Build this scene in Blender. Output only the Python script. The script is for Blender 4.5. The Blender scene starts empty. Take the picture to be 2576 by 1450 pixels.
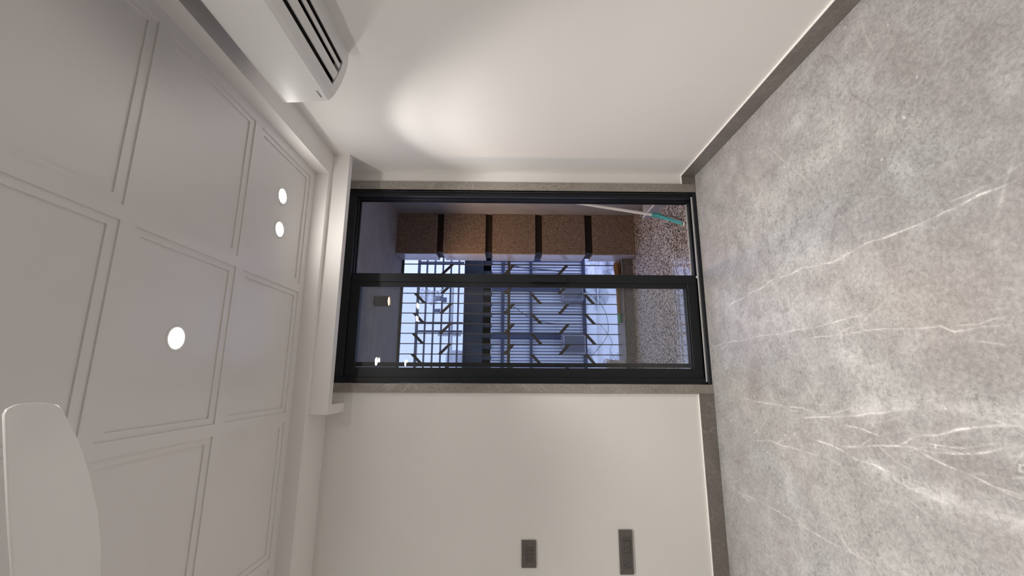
import bpy, bmesh, math, random
import numpy as np
from mathutils import Vector, Matrix

random.seed(7)
scene = bpy.context.scene
COL = scene.collection

# ------------------------------------------------------------------ camera, world, exposure
CAM_H = 1.38
cam_data = bpy.data.cameras.new('camera')
cam = bpy.data.objects.new('camera', cam_data)
COL.objects.link(cam)
scene.camera = cam
cam_data.sensor_fit = 'HORIZONTAL'
cam_data.sensor_width = 36.0
cam_data.lens = 1081.58 / 2576.0 * 36.0
cam_data.clip_start = 0.02
cam_data.clip_end = 200
_r = Vector((0.9794394, -0.2016139, 0.0070994))
_u = Vector((-0.0044126, 0.0137725, 0.9998954))
_f = Vector((0.2016906, 0.9793682, -0.0125997))
# the phone was held upright and the picture stored on its side: image right = down, image top = right
cam.matrix_world = Matrix(((-_u.x, _r.x, -_f.x, 0.0), (-_u.y, _r.y, -_f.y, 0.0), (-_u.z, _r.z, -_f.z, CAM_H), (0, 0, 0, 1)))

world = bpy.data.worlds.new('dusk_sky')
scene.world = world
world.use_nodes = True
bg = world.node_tree.nodes['Background']
bg.inputs['Color'].default_value = (0.62, 0.73, 1.25, 1)
bg.inputs['Strength'].default_value = 1.02

scene.view_settings.view_transform = 'Standard'
scene.view_settings.look = 'None'
scene.view_settings.gamma = 1.0
scene.view_settings.use_curve_mapping = False
scene.view_settings.exposure = 0.30

try:
    scene.cycles.max_bounces = 8
    scene.cycles.diffuse_bounces = 4
    scene.cycles.adaptive_threshold = 0.1
except Exception:
    pass

LED_COLOR = (1.0, 0.962, 0.925)
SPOT_POWER = 62.0
DISC_STRENGTH = 230.0

# ------------------------------------------------------------------ room measures (metres)
D = 2.9277          # face of the wall with the door
XR = 1.463          # face of the right wall
XL = -2.69          # face of the left wall
YB = -6.315         # face of the wall behind
Z1 = 2.5526         # soffit underside
Z2 = 2.6404         # panelled ceiling
SB, SR = 0.2968, 0.1576
BH = 0.0992         # skirting height

# ------------------------------------------------------------------ helpers
class MB:
    """collects simple solids; build() links them as one mesh object"""
    def __init__(s): s.v = []; s.f = []
    def add(s, vs, fs):
        o = len(s.v); s.v += [tuple(map(float, p)) for p in vs]; s.f += [tuple(i + o for i in f) for f in fs]; return s
    def box(s, x0, x1, y0, y1, z0, z1):
        x0, x1 = sorted((x0, x1)); y0, y1 = sorted((y0, y1)); z0, z1 = sorted((z0, z1))
        return s.add([(x0,y0,z0),(x1,y0,z0),(x1,y1,z0),(x0,y1,z0),(x0,y0,z1),(x1,y0,z1),(x1,y1,z1),(x0,y1,z1)],
                     [(0,3,2,1),(4,5,6,7),(0,1,5,4),(1,2,6,5),(2,3,7,6),(3,0,4,7)])
    def prism(s, prof, y0, y1, axis='y'):
        """closed 2-D outline extruded along an axis; prof in the two other axes in xyz order"""
        n = len(prof)
        def P(a, b, t):
            return {'y': (a, t, b), 'x': (t, a, b), 'z': (a, b, t)}[axis]
        vs = [P(a, b, y0) for a, b in prof] + [P(a, b, y1) for a, b in prof]
        fs = [tuple(range(n)), tuple(range(2*n-1, n-1, -1))] + [(i, n+i, n+(i+1) % n, (i+1) % n) for i in range(n)]
        return s.add(vs, fs)
    def tube(s, pts, r, n=10, caps=True):
        pts = [Vector(p) for p in pts]; rr = r if isinstance(r, (list, tuple)) else [r]*len(pts)
        vs = []; fs = []; prev = None
        for i, p in enumerate(pts):
            t = (pts[min(i+1, len(pts)-1)] - pts[max(i-1, 0)]).normalized()
            if prev is None:
                a = t.orthogonal().normalized()
            else:
                a = (prev - t*prev.dot(t)).normalized()
            prev = a; b = t.cross(a)
            vs += [p + (a*math.cos(2*math.pi*k/n) + b*math.sin(2*math.pi*k/n))*rr[i] for k in range(n)]
        for i in range(len(pts)-1):
            fs += [(i*n+k, i*n+(k+1) % n, (i+1)*n+(k+1) % n, (i+1)*n+k) for k in range(n)]
        if caps:
            fs += [tuple(range(n-1, -1, -1)), tuple((len(pts)-1)*n+k for k in range(n))]
        return s.add(vs, fs)
    def lathe(s, prof, c=(0, 0, 0), n=32, close=False):
        """profile of (radius, z) turned round the vertical axis through c"""
        m = len(prof); vs = []
        for k in range(n):
            a = 2*math.pi*k/n
            vs += [(c[0]+r*math.cos(a), c[1]+r*math.sin(a), c[2]+z) for r, z in prof]
        fs = []
        for k in range(n):
            k2 = (k+1) % n
            for i in range(m if close else m-1):
                j = (i+1) % m
                fs.append((k*m+i, k2*m+i, k2*m+j, k*m+j))
        return s.add(vs, fs)
    def build(s, name, mat, parent=None, smooth=False, bevel=0.0, seg=2):
        me = bpy.data.meshes.new(name)
        me.from_pydata(s.v, [], s.f)
        bm = bmesh.new(); bm.from_mesh(me)
        bmesh.ops.recalc_face_normals(bm, faces=bm.faces)
        if bevel:
            es = [e for e in bm.edges if len(e.link_faces) == 2 and e.calc_face_angle(0) > 0.6]
            bmesh.ops.bevel(bm, geom=es, offset=bevel, segments=seg, profile=0.6, affect='EDGES', clamp_overlap=True)
        bm.to_mesh(me); bm.free()
        me.materials.append(mat)
        o = bpy.data.objects.new(name, me); COL.objects.link(o)
        if smooth:
            me.polygons.foreach_set('use_smooth', [True]*len(me.polygons))
            if smooth != 'all':
                me.set_sharp_from_angle(angle=math.radians(40))
        if parent is not None:
            o.parent = parent
            o.matrix_parent_inverse = parent.matrix_basis.inverted()
        return o

def tag(o, label, cat, group=None, kind=None):
    o['label'] = label; o['category'] = cat
    if group: o['group'] = group
    if kind: o['kind'] = kind
    return o
def struct(o, label=None, cat=None):
    o['kind'] = 'structure'
    if label: o['label'] = label
    if cat: o['category'] = cat
    return o
def empty(name, loc=(0, 0, 0)):
    o = bpy.data.objects.new(name, None); COL.objects.link(o); o.location = loc
    o.empty_display_size = 0.1
    return o
def copy_of(o, parent, offset):
    c = o.copy(); COL.objects.link(c); c.parent = parent
    c.matrix_parent_inverse = o.matrix_parent_inverse.copy()
    c.location = o.location + Vector(offset)
    return c

# ------------------------------------------------------------------ materials
def new_mat(name):
    m = bpy.data.materials.new(name); m.use_nodes = True
    nt = m.node_tree; b = nt.nodes['Principled BSDF']
    return m, nt, b
def nd(nt, typ, **kw):
    n = nt.nodes.new(typ)
    for k, v in kw.items(): setattr(n, k, v)
    return n
def coords(nt, scale=(1, 1, 1)):
    t = nd(nt, 'ShaderNodeTexCoord'); mp = nd(nt, 'ShaderNodeMapping')
    mp.inputs['Scale'].default_value = scale
    nt.links.new(t.outputs['Object'], mp.inputs['Vector'])
    return mp.outputs['Vector']
def noise(nt, vec, scale, detail=4, rough=0.55, dist=0.0):
    n = nd(nt, 'ShaderNodeTexNoise')
    n.inputs['Scale'].default_value = scale; n.inputs['Detail'].default_value = detail
    n.inputs['Roughness'].default_value = rough; n.inputs['Distortion'].default_value = dist
    nt.links.new(vec, n.inputs['Vector'])
    return n.outputs['Fac']
def ramp(nt, fac, stops):
    r = nd(nt, 'ShaderNodeValToRGB'); e = r.color_ramp.elements
    while len(e) < len(stops): e.new(0.5)
    for i, (p, c) in enumerate(stops):
        e[i].position = p; e[i].color = c if len(c) == 4 else (*c, 1)
    nt.links.new(fac, r.inputs['Fac'])
    return r.outputs['Color']
def mix(nt, fac, a, b, mode='MIX'):
    m = nd(nt, 'ShaderNodeMix', data_type='RGBA', blend_type=mode)
    for sock, v in ((m.inputs['Factor'], fac), (m.inputs['A'], a), (m.inputs['B'], b)):
        if isinstance(v, (int, float)): sock.default_value = v
        elif isinstance(v, tuple): sock.default_value = (*v[:3], 1)
        else: nt.links.new(v, sock)
    return m.outputs['Result']
def math_(nt, op, a, b=None, clamp=False):
    m = nd(nt, 'ShaderNodeMath', operation=op, use_clamp=clamp)
    for sock, v in zip(m.inputs, (a, b)):
        if v is None: continue
        if isinstance(v, (int, float)): sock.default_value = v
        else: nt.links.new(v, sock)
    return m.outputs[0]
def bump(nt, b, height, strength=0.1, dist=0.002):
    n = nd(nt, 'ShaderNodeBump'); n.inputs['Strength'].default_value = strength; n.inputs['Distance'].default_value = dist
    nt.links.new(height, n.inputs['Height']); nt.links.new(n.outputs['Normal'], b.inputs['Normal'])

def plain(name, col, rough=0.5, spec=0.5, metal=0.0, var=0.06, scale=6.0, bmp=0.0, bscale=300.0, coat=0.0):
    m, nt, b = new_mat(name)
    v = coords(nt)
    f = noise(nt, v, scale, 3)
    lo = tuple(c*(1-var) for c in col); hi = tuple(min(1, c*(1+var)) for c in col)
    nt.links.new(ramp(nt, f, [(0.3, lo), (0.7, hi)]), b.inputs['Base Color'])
    b.inputs['Roughness'].default_value = rough; b.inputs['Metallic'].default_value = metal
    b.inputs['Specular IOR Level'].default_value = spec; b.inputs['Coat Weight'].default_value = coat
    if bmp: bump(nt, b, noise(nt, v, bscale, 2), bmp, 0.001)
    return m

M = {}
M['wall'] = plain('wall_paint', (0.82, 0.797, 0.758), 0.55, 0.4, var=0.012, scale=1.5)
M['ceil'] = plain('ceiling_paint', (0.81, 0.785, 0.770), 0.27, 0.8, var=0.01, scale=2)
M['soffit'] = plain('soffit_paint', (0.86, 0.832, 0.80), 0.5, 0.4, var=0.01, scale=2)
M['black_alu'] = plain('black_aluminium', (0.0115, 0.0130, 0.0160), 0.42, 0.35, var=0.12, scale=30)
M['alu'] = plain('bare_aluminium', (0.80, 0.79, 0.77), 0.35, metal=0.25, var=0.05, scale=40)
M['rubber'] = plain('black_rubber', (0.01, 0.01, 0.01), 0.6)
M['plate'] = plain('graphite_plastic', (0.125, 0.110, 0.100), 0.42, var=0.05, scale=40)
M['module'] = plain('graphite_module', (0.100, 0.090, 0.083), 0.36, var=0.05, scale=60)
M['hole'] = plain('socket_hole', (0.006, 0.006, 0.006), 0.6)
M['ac_white'] = plain('ac_plastic', (0.80, 0.79, 0.775), 0.32, 0.5, var=0.01)
M['ac_dark'] = plain('ac_cavity', (0.012, 0.010, 0.010), 0.6)
M['logo'] = plain('logo_grey', (0.11, 0.12, 0.125), 0.35)
M['fan'] = plain('fan_white', (0.92, 0.91, 0.895), 0.22, 0.5, var=0.01, coat=0.3)
M['trim_white'] = plain('lamp_trim_white', (0.8, 0.79, 0.77), 0.4)
M['plaster'] = plain('balcony_plaster', (0.36, 0.35, 0.365), 0.8, 0.2, var=0.10, scale=5)
M['grille'] = plain('grille_paint', (0.062, 0.061, 0.060), 0.5, 0.4, var=0.3, scale=14)
M['teal'] = plain('teal_plastic', (0.045, 0.30, 0.30), 0.35, var=0.08)
M['pole'] = plain('mop_pole', (0.66, 0.64, 0.60), 0.35, var=0.05)
M['white_rubber'] = plain('pale_rubber', (0.62, 0.60, 0.52), 0.6)
M['broom_grip'] = plain('green_grip', (0.03, 0.30, 0.14), 0.45, var=0.1)
M['bucket'] = plain('bucket_plastic', (0.75, 0.74, 0.70), 0.4)
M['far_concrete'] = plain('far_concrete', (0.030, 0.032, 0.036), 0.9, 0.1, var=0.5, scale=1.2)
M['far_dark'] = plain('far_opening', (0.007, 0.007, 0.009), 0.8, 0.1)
M['far_bar'] = plain('far_bar', (0.040, 0.047, 0.080), 0.6, 0.2, var=0.15, scale=2)
M['far_rail'] = plain('far_rail', (0.06, 0.065, 0.085), 0.6, 0.2)
M['far_pale'] = plain('far_shutter', (0.92, 0.92, 0.94), 0.7, 0.2, var=0.06, scale=1.2)
M['far_unit'] = plain('outdoor_unit_grey', (0.20, 0.20, 0.22), 0.6, 0.3, var=0.1)
M['far_fin'] = plain('outdoor_unit_fins', (0.065, 0.065, 0.075), 0.7, 0.2)
M['cable'] = plain('cable_black', (0.07, 0.07, 0.085), 0.6)
M['pipe'] = plain('pipe_white', (0.75, 0.75, 0.75), 0.5)
M['cloth'] = plain('grey_cloth', (0.12, 0.13, 0.18), 0.9, 0.1, var=0.2, scale=20)
M['ground'] = plain('street_ground', (0.16, 0.155, 0.15), 0.9, 0.1, var=0.2, scale=0.4)

def bristle_mat():
    m, nt, b = new_mat('broom_bristle')
    v = coords(nt, (6, 90, 90)); f = noise(nt, v, 3, 3)
    nt.links.new(ramp(nt, f, [(0.25, (0.10, 0.045, 0.015)), (0.5, (0.30, 0.15, 0.055)), (0.8, (0.52, 0.33, 0.16))]), b.inputs['Base Color'])
    b.inputs['Roughness'].default_value = 0.7
    return m
M['bristle'] = bristle_mat()

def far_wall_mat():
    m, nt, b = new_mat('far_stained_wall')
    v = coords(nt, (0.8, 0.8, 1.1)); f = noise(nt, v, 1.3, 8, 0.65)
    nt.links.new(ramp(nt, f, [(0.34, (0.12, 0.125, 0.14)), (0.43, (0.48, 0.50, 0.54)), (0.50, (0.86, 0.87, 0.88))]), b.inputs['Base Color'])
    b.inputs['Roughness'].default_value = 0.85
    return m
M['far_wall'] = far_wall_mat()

def emit_mat(name, col, s):
    m, nt, b = new_mat(name)
    b.inputs['Base Color'].default_value = (0.9, 0.9, 0.9, 1)
    b.inputs['Emission Color'].default_value = (*col, 1); b.inputs['Emission Strength'].default_value = s
    return m
M['led'] = emit_mat('led_diffuser', LED_COLOR, DISC_STRENGTH)
M['led_small'] = emit_mat('led_diffuser_small', LED_COLOR, DISC_STRENGTH*0.37)
M['warm_led'] = emit_mat('warm_lamp_face', (1.0, 0.62, 0.32), 9.0)

def glass_mat():
    m, nt, b = new_mat('clear_glass')
    nt.nodes.remove(b)
    out = nt.nodes['Material Output']
    lw = nd(nt, 'ShaderNodeLayerWeight'); lw.inputs['Blend'].default_value = 0.5
    p5 = math_(nt, 'POWER', lw.outputs['Facing'], 5.0)
    fac = math_(nt, 'ADD', math_(nt, 'MULTIPLY', p5, 0.93), 0.036, True)
    tr = nd(nt, 'ShaderNodeBsdfTransparent'); tr.inputs['Color'].default_value = (0.955, 0.972, 0.965, 1)
    gl = nd(nt, 'ShaderNodeBsdfGlossy'); gl.inputs['Roughness'].default_value = 0.0
    n = noise(nt, coords(nt), 3.0, 2)
    nt.links.new(ramp(nt, n, [(0, (0.96, 0.96, 0.96)), (1, (1, 1, 1))]), gl.inputs['Color'])
    mx = nd(nt, 'ShaderNodeMixShader')
    nt.links.new(fac, mx.inputs[0]); nt.links.new(tr.outputs[0], mx.inputs[1]); nt.links.new(gl.outputs[0], mx.inputs[2])
    nt.links.new(mx.outputs[0], out.inputs['Surface'])
    return m
M['glass'] = glass_mat()

def plastic_mat():
    m, nt, b = new_mat('crumpled_plastic')
    out = nt.nodes['Material Output']
    b.inputs['Base Color'].default_value = (0.85, 0.87, 0.9, 1); b.inputs['Roughness'].default_value = 0.15
    tr = nd(nt, 'ShaderNodeBsdfTransparent'); tl = nd(nt, 'ShaderNodeBsdfTranslucent')
    tl.inputs['Color'].default_value = (0.9, 0.92, 0.95, 1)
    m1 = nd(nt, 'ShaderNodeMixShader'); m2 = nd(nt, 'ShaderNodeMixShader')
    f = ramp(nt, noise(nt, coords(nt), 26, 4), [(0.35, (0.05,)*3), (0.7, (0.6,)*3)])
    m1.inputs[0].default_value = 0.5
    nt.links.new(b.outputs[0], m1.inputs[1]); nt.links.new(tl.outputs[0], m1.inputs[2])
    nt.links.new(f, m2.inputs[0]); nt.links.new(tr.outputs[0], m2.inputs[1]); nt.links.new(m1.outputs[0], m2.inputs[2])
    nt.links.new(m2.outputs[0], out.inputs['Surface'])
    return m
M['plastic'] = plastic_mat()

def stone_trim_mat(name, gain):
    m, nt, b = new_mat(name)
    v = coords(nt)
    f1 = noise(nt, v, 5, 6, 0.6, 0.4); f2 = noise(nt, v, 60, 3)
    c = ramp(nt, f1, [(0.3, (0.155, 0.134, 0.119)), (0.55, (0.210, 0.185, 0.166)), (0.78, (0.27, 0.244, 0.222))])
    c = mix(nt, 0.35, c, ramp(nt, f2, [(0.3, (0.16, 0.14, 0.12)), (0.7, (0.32, 0.29, 0.26))]))
    f3 = noise(nt, v, 2.4, 6, 0.6, 1.2)
    vein = ramp(nt, math_(nt, 'ABSOLUTE', math_(nt, 'SUBTRACT', f3, 0.5)), [(0.0, (1, 1, 1)), (0.012, (0, 0, 0))])
    c = mix(nt, math_(nt, 'MULTIPLY', vein, 0.22), c, (0.50, 0.47, 0.44))
    c = mix(nt, 1.0, c, (gain, gain, gain), 'MULTIPLY')
    nt.links.new(c, b.inputs['Base Color'])
    b.inputs['Roughness'].default_value = 0.28
    return m
M['trim'] = stone_trim_mat('taupe_stone_skirting', 0.92)
M['trim_lit'] = stone_trim_mat('taupe_stone_door_trim_lit', 1.0)  # same stone as the skirting, with the stronger lamp light painted into its colour
for n_ in M['trim_lit'].node_tree.nodes:
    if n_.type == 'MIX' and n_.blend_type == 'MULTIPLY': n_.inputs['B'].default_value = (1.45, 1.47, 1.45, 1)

def marble_mat():
    """grey marble-look floor: mottled body, broken dark cracks, veins stored on the floor mesh"""
    m, nt, b = new_mat('grey_marble_floor')
    v = coords(nt)
    big = noise(nt, v, 1.7, 3, 0.6, 0.5); mid = noise(nt, v, 8, 5, 0.65, 0.5); fine = noise(nt, v, 60, 4, 0.72, 0.5)
    at = nd(nt, 'ShaderNodeAttribute', attribute_name='cloud').outputs['Fac']
    ve = nd(nt, 'ShaderNodeAttribute', attribute_name='vein').outputs['Fac']
    dv = nd(nt, 'ShaderNodeAttribute', attribute_name='dark_vein').outputs['Fac']
    base = ramp(nt, mid, [(0.28, (0.225, 0.210, 0.206)), (0.5, (0.335, 0.322, 0.316)), (0.72, (0.475, 0.468, 0.462))])
    tint = ramp(nt, big, [(0.40, (0.375, 0.350, 0.346)), (0.60, (0.385, 0.396, 0.386))])
    c = mix(nt, 0.42, base, tint)
    pale = math_(nt, 'MULTIPLY', math_(nt, 'MAXIMUM', at, 0.0), ramp(nt, mid, [(0.36, (0.25,)*3), (0.62, (1,)*3)]))
    c = mix(nt, math_(nt, 'MULTIPLY', pale, 0.9, True), c, (0.61, 0.602, 0.592))
    dark = math_(nt, 'MULTIPLY', math_(nt, 'MAXIMUM', math_(nt, 'MULTIPLY', at, -1.0), 0.0), 0.72, True)
    c = mix(nt, dark, c, (0.235, 0.214, 0.208))
    mot = ramp(nt, fine, [(0.32, (0.30,)*3), (0.5, (0.5,)*3), (0.70, (0.72,)*3)])
    c = mix(nt, 0.55, c, mot, 'OVERLAY')
    # short dark cracks: cell borders, warped and broken up
    wn = nd(nt, 'ShaderNodeTexNoise'); wn.inputs['Scale'].default_value = 30; wn.inputs['Detail'].default_value = 3; nt.links.new(v, wn.inputs['Vector'])
    ws = nd(nt, 'ShaderNodeVectorMath', operation='SCALE'); ws.inputs['Scale'].default_value = 0.05; nt.links.new(wn.outputs['Color'], ws.inputs[0])
    wa = nd(nt, 'ShaderNodeVectorMath', operation='ADD'); nt.links.new(v, wa.inputs[0]); nt.links.new(ws.outputs[0], wa.inputs[1])
    ve2 = nd(nt, 'ShaderNodeTexVoronoi', feature='DISTANCE_TO_EDGE'); ve2.inputs['Scale'].default_value = 44; nt.links.new(wa.outputs[0], ve2.inputs['Vector'])
    crack = ramp(nt, ve2.outputs['Distance'], [(0.02, (1,)*3), (0.10, (0,)*3)])
    g2 = noise(nt, v, 44, 2, 0.6)
    crack = math_(nt, 'MULTIPLY', crack, ramp(nt, g2, [(0.50, (0,)*3), (0.57, (1,)*3)]))
    crack = math_(nt, 'MULTIPLY', crack, ramp(nt, mid, [(0.30, (1,)*3), (0.66, (0.35,)*3)]))
    crack = math_(nt, 'MULTIPLY', crack, ramp(nt, big, [(0.38, (0.3,)*3), (0.60, (1,)*3)]))
    c = mix(nt, math_(nt, 'MULTIPLY', crack, 0.85), c, (0.165, 0.158, 0.152))
    # pale flecks
    vo = nd(nt, 'ShaderNodeTexVoronoi'); vo.inputs['Scale'].default_value = 17; nt.links.new(wa.outputs[0], vo.inputs['Vector'])
    fl = ramp(nt, vo.outputs['Distance'], [(0.05, (1,)*3), (0.13, (0,)*3)])
    fl = math_(nt, 'MULTIPLY', fl, ramp(nt, vo.outputs['Color'], [(0.60, (0,)*3), (0.75, (1,)*3)]))
    c = mix(nt, math_(nt, 'MULTIPLY', fl, 0.6), c, (0.76, 0.745, 0.72))
    # veins
    brk = ramp(nt, g2, [(0.34, (0.25,)*3), (0.55, (1,)*3)])
    c = mix(nt, math_(nt, 'MULTIPLY', math_(nt, 'MULTIPLY', ve, brk), 0.6, True), c, (0.80, 0.78, 0.755))
    c = mix(nt, math_(nt, 'MULTIPLY', math_(nt, 'MULTIPLY', dv, brk), 0.6, True), c, (0.185, 0.165, 0.15))
    nt.links.new(c, b.inputs['Base Color'])
    b.inputs['Roughness'].default_value = 0.36
    b.inputs['Specular IOR Level'].default_value = 0.5
    bump(nt, b, noise(nt, v, 70, 2, 0.6), 0.14, 0.001)
    return m
M['marble'] = marble_mat()

def granite_mat(name, cols, scale, rough=0.4):
    m, nt, b = new_mat(name)
    v = coords(nt)
    f = noise(nt, v, scale, 5, 0.7, 0.8)
    vo = nd(nt, 'ShaderNodeTexVoronoi'); vo.inputs['Scale'].default_value = scale*1.3; nt.links.new(v, vo.inputs['Vector'])
    c = ramp(nt, f, [(0.32, cols[0]), (0.5, cols[1]), (0.68, cols[2])])
    c = mix(nt, 0.35, c, ramp(nt, vo.outputs['Color'], [(0.2, cols[0]), (0.55, cols[1]), (0.9, cols[2])]))
    c = mix(nt, math_(nt, 'MULTIPLY', noise(nt, v, 3, 3), 0.25), c, cols[0])
    nt.links.new(c, b.inputs['Base Color']); b.inputs['Roughness'].default_value = rough
    return m
M['granite'] = granite_mat('brown_granite', [(0.095, 0.064, 0.046), (0.27, 0.19, 0.135), (0.50, 0.385, 0.29)], 75, 0.22)
M['kerb'] = granite_mat('dark_granite', [(0.05, 0.043, 0.04), (0.16, 0.14, 0.13), (0.36, 0.33, 0.32)], 80, 0.35)
M['pale_granite'] = granite_mat('pale_granite', [(0.30, 0.28, 0.29), (0.50, 0.48, 0.50), (0.66, 0.64, 0.66)], 90, 0.25)
M['groove'] = plain('groove_brown', (0.028, 0.018, 0.013), 0.6, 0.2)
def pebble_mat(name, polished):
    m, nt, b = new_mat(name)
    v = coords(nt)
    w = nd(nt, 'ShaderNodeVectorMath', operation='ADD')
    nz = nd(nt, 'ShaderNodeTexNoise'); nz.inputs['Scale'].default_value = 40; nt.links.new(v, nz.inputs['Vector'])
    sc = nd(nt, 'ShaderNodeVectorMath', operation='SCALE'); sc.inputs['Scale'].default_value = 0.012; nt.links.new(nz.outputs['Color'], sc.inputs[0])
    nt.links.new(v, w.inputs[0]); nt.links.new(sc.outputs[0], w.inputs[1])
    vo = nd(nt, 'ShaderNodeTexVoronoi'); vo.inputs['Scale'].default_value = 70; nt.links.new(w.outputs[0], vo.inputs['Vector'])
    c = ramp(nt, vo.outputs['Color'], [(0.1, (0.27, 0.225, 0.21)), (0.5, (0.47, 0.41, 0.385)), (0.9, (0.70, 0.63, 0.60))])
    gap = ramp(nt, vo.outputs['Distance'], [(0.38, (0,)*3), (0.72, (1,)*3)])
    c = mix(nt, gap, c, (0.045, 0.034, 0.030))
    nt.links.new(c, b.inputs['Base Color']); b.inputs['Roughness'].default_value = 0.5
    if polished:
        b.inputs['Roughness'].default_value = 0.3
        b.inputs['Coat Weight'].default_value = 1.0; b.inputs['Coat Roughness'].default_value = 0.03; b.inputs['Coat IOR'].default_value = 1.75
    else:
        bump(nt, b, math_(nt, 'MULTIPLY', vo.outputs['Distance'], -1.0), 0.6, 0.006)
    return m
M['pebble'] = pebble_mat('pebble_floor', False)
M['polished'] = pebble_mat('polished_pebble_strip', True)

# ================================================================== THE ROOM SHELL
# ---- floor: one mesh, finer where the veins run
def floor_axis(lo, a, b, hi, fine, coarse):
    c1 = list(np.arange(lo, a, coarse)); c2 = list(np.arange(a, b, fine)); c3 = list(np.arange(b, hi, coarse)) + [hi]
    return np.array(c1 + c2 + c3)
def poly_dist(px, py, pts, along=False):
    d = np.full(px.shape, 9.0); s = np.zeros(px.shape); s0 = 0.0
    for (ax, ay), (bx, by) in zip(pts[:-1], pts[1:]):
        vx, vy = bx-ax, by-ay; L = vx*vx+vy*vy+1e-12
        t = np.clip(((px-ax)*vx+(py-ay)*vy)/L, 0, 1)
        q = np.hypot(px-ax-t*vx, py-ay-t*vy)
        s = np.where(q < d, s0+t*math.sqrt(L), s); d = np.minimum(d, q); s0 += math.sqrt(L)
    return (d, s, s0) if along else d
def roughen(pts, amp, levels=3):
    """fractal midpoint displacement so that a vein wanders"""
    rnd = random.Random(int(abs(pts[0][0])*1000 + abs(pts[0][1])*777))
    for _ in range(levels):
        q = [pts[0]]
        for (ax, ay), (bx, by) in zip(pts[:-1], pts[1:]):
            L = math.hypot(bx-ax, by-ay)
            q.append(((ax+bx)/2 + rnd.uniform(-1, 1)*amp*L, (ay+by)/2 + rnd.uniform(-1, 1)*amp*L)); q.append((bx, by))
        pts = q
    return pts
VEINS = [
    (1.00, 0.0035, [(0.43, 2.66), (0.454, 2.447), (0.476, 2.263), (0.503, 2.119), (0.493, 2.011), (0.505, 1.923), (0.49, 1.847), (0.48, 1.742), (0.491, 1.674), (0.505, 1.582), (0.502, 1.475), (0.505, 1.388), (0.508, 1.31), (0.514, 1.232), (0.526, 1.161), (0.525, 1.1), (0.529, 1.046)]),
    (0.45, 0.0033, [(1.242, 2.097), (1.1, 1.986), (0.973, 1.888), (0.832, 1.781)]),
    (-0.70, 0.0033, [(1.439, 1.662), (1.335, 1.574), (1.216, 1.532), (1.124, 1.519), (1.036, 1.458), (0.908, 1.378), (0.824, 1.355)]),
    (-0.55, 0.0039, [(0.703, 1.327), (0.601, 1.278), (0.523, 1.236)]),
    (-0.40, 0.0028, [(0.926, 1.188), (0.941, 1.135), (0.987, 1.092), (1.031, 1.05)]),
    (0.35, 0.0066, [(0.657, 1.026), (0.588, 1.058), (0.512, 1.097), (0.412, 1.142)]),
    (0.30, 0.0055, [(1.415, 1.422), (1.308, 1.414), (1.206, 1.388)]),
    (0.75, 0.0022, [(0.194, 2.864), (0.212, 2.515), (0.219, 2.224), (0.222, 2.006), (0.228, 1.826), (0.238, 1.673), (0.244, 1.578)]),
    (0.70, 0.0022, [(0.176, 1.961), (0.174, 1.791), (0.179, 1.636), (0.168, 1.47), (0.164, 1.345), (0.141, 1.306), (0.146, 1.237), (0.146, 1.122)]),
    (0.90, 0.0022, [(-0.119, 2.579), (-0.133, 2.345), (-0.139, 2.195), (-0.138, 2.049), (-0.159, 1.925)]),
    (0.90, 0.0033, [(-0.195, 2.13), (-0.167, 1.927), (-0.148, 1.749), (-0.121, 1.598), (-0.096, 1.485)]),
    (-0.40, 0.0022, [(-0.096, 1.485), (-0.096, 1.436), (-0.113, 1.381), (-0.114, 1.3), (-0.121, 1.176)]),
    (0.80, 0.0022, [(-0.19, 1.829), (-0.196, 1.71), (-0.209, 1.641), (-0.219, 1.593)]),
    (0.95, 0.0033, [(-0.273, 2.009), (-0.283, 1.88), (-0.313, 1.781), (-0.318, 1.689), (-0.332, 1.608)]),
    (-0.35, 0.0022, [(-0.332, 1.608), (-0.35, 1.5), (-0.362, 1.406), (-0.365, 1.297), (-0.359, 1.223)]),
    (0.80, 0.0022, [(-0.341, 2.498), (-0.322, 2.329), (-0.332, 2.114), (-0.336, 1.984)]),
    (0.80, 0.0026, [(-0.277, 1.857), (-0.259, 1.723), (-0.234, 1.58), (-0.235, 1.444), (-0.211, 1.297), (-0.172, 1.186)]),
    (1.00, 0.0033, [(-0.234, 1.58), (-0.194, 1.504), (-0.177, 1.419), (-0.144, 1.317), (-0.129, 1.25), (-0.123, 1.176)]),
    (0.90, 0.0029, [(-0.234, 1.512), (-0.262, 1.43), (-0.28, 1.344), (-0.299, 1.284), (-0.304, 1.213)]),
    (0.60, 0.0022, [(-0.653, 2.794), (-0.66, 2.465), (-0.674, 2.21), (-0.678, 2.076), (-0.682, 1.958), (-0.684, 1.779)]),
    (0.50, 0.0022, [(-0.91, 2.588), (-0.922, 2.412), (-0.94, 2.32)]),
    (0.50, 0.0033, [(-0.051, 2.329), (-0.118, 2.256), (-0.136, 2.226)]),
    (0.50, 0.0044, [(0.002, 2.022), (-0.094, 1.962), (-0.118, 1.942)]),
    (0.60, 0.0022, [(-0.232, 1.236), (-0.201, 1.192)]),
    (0.40, 0.0022, [(-0.101, 1.472), (-0.148, 1.433), (-0.205, 1.406)]),
    (0.45, 0.0022, [(-0.104, 1.845), (-0.118, 1.942), (-0.069, 1.795)]),
]
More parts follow.
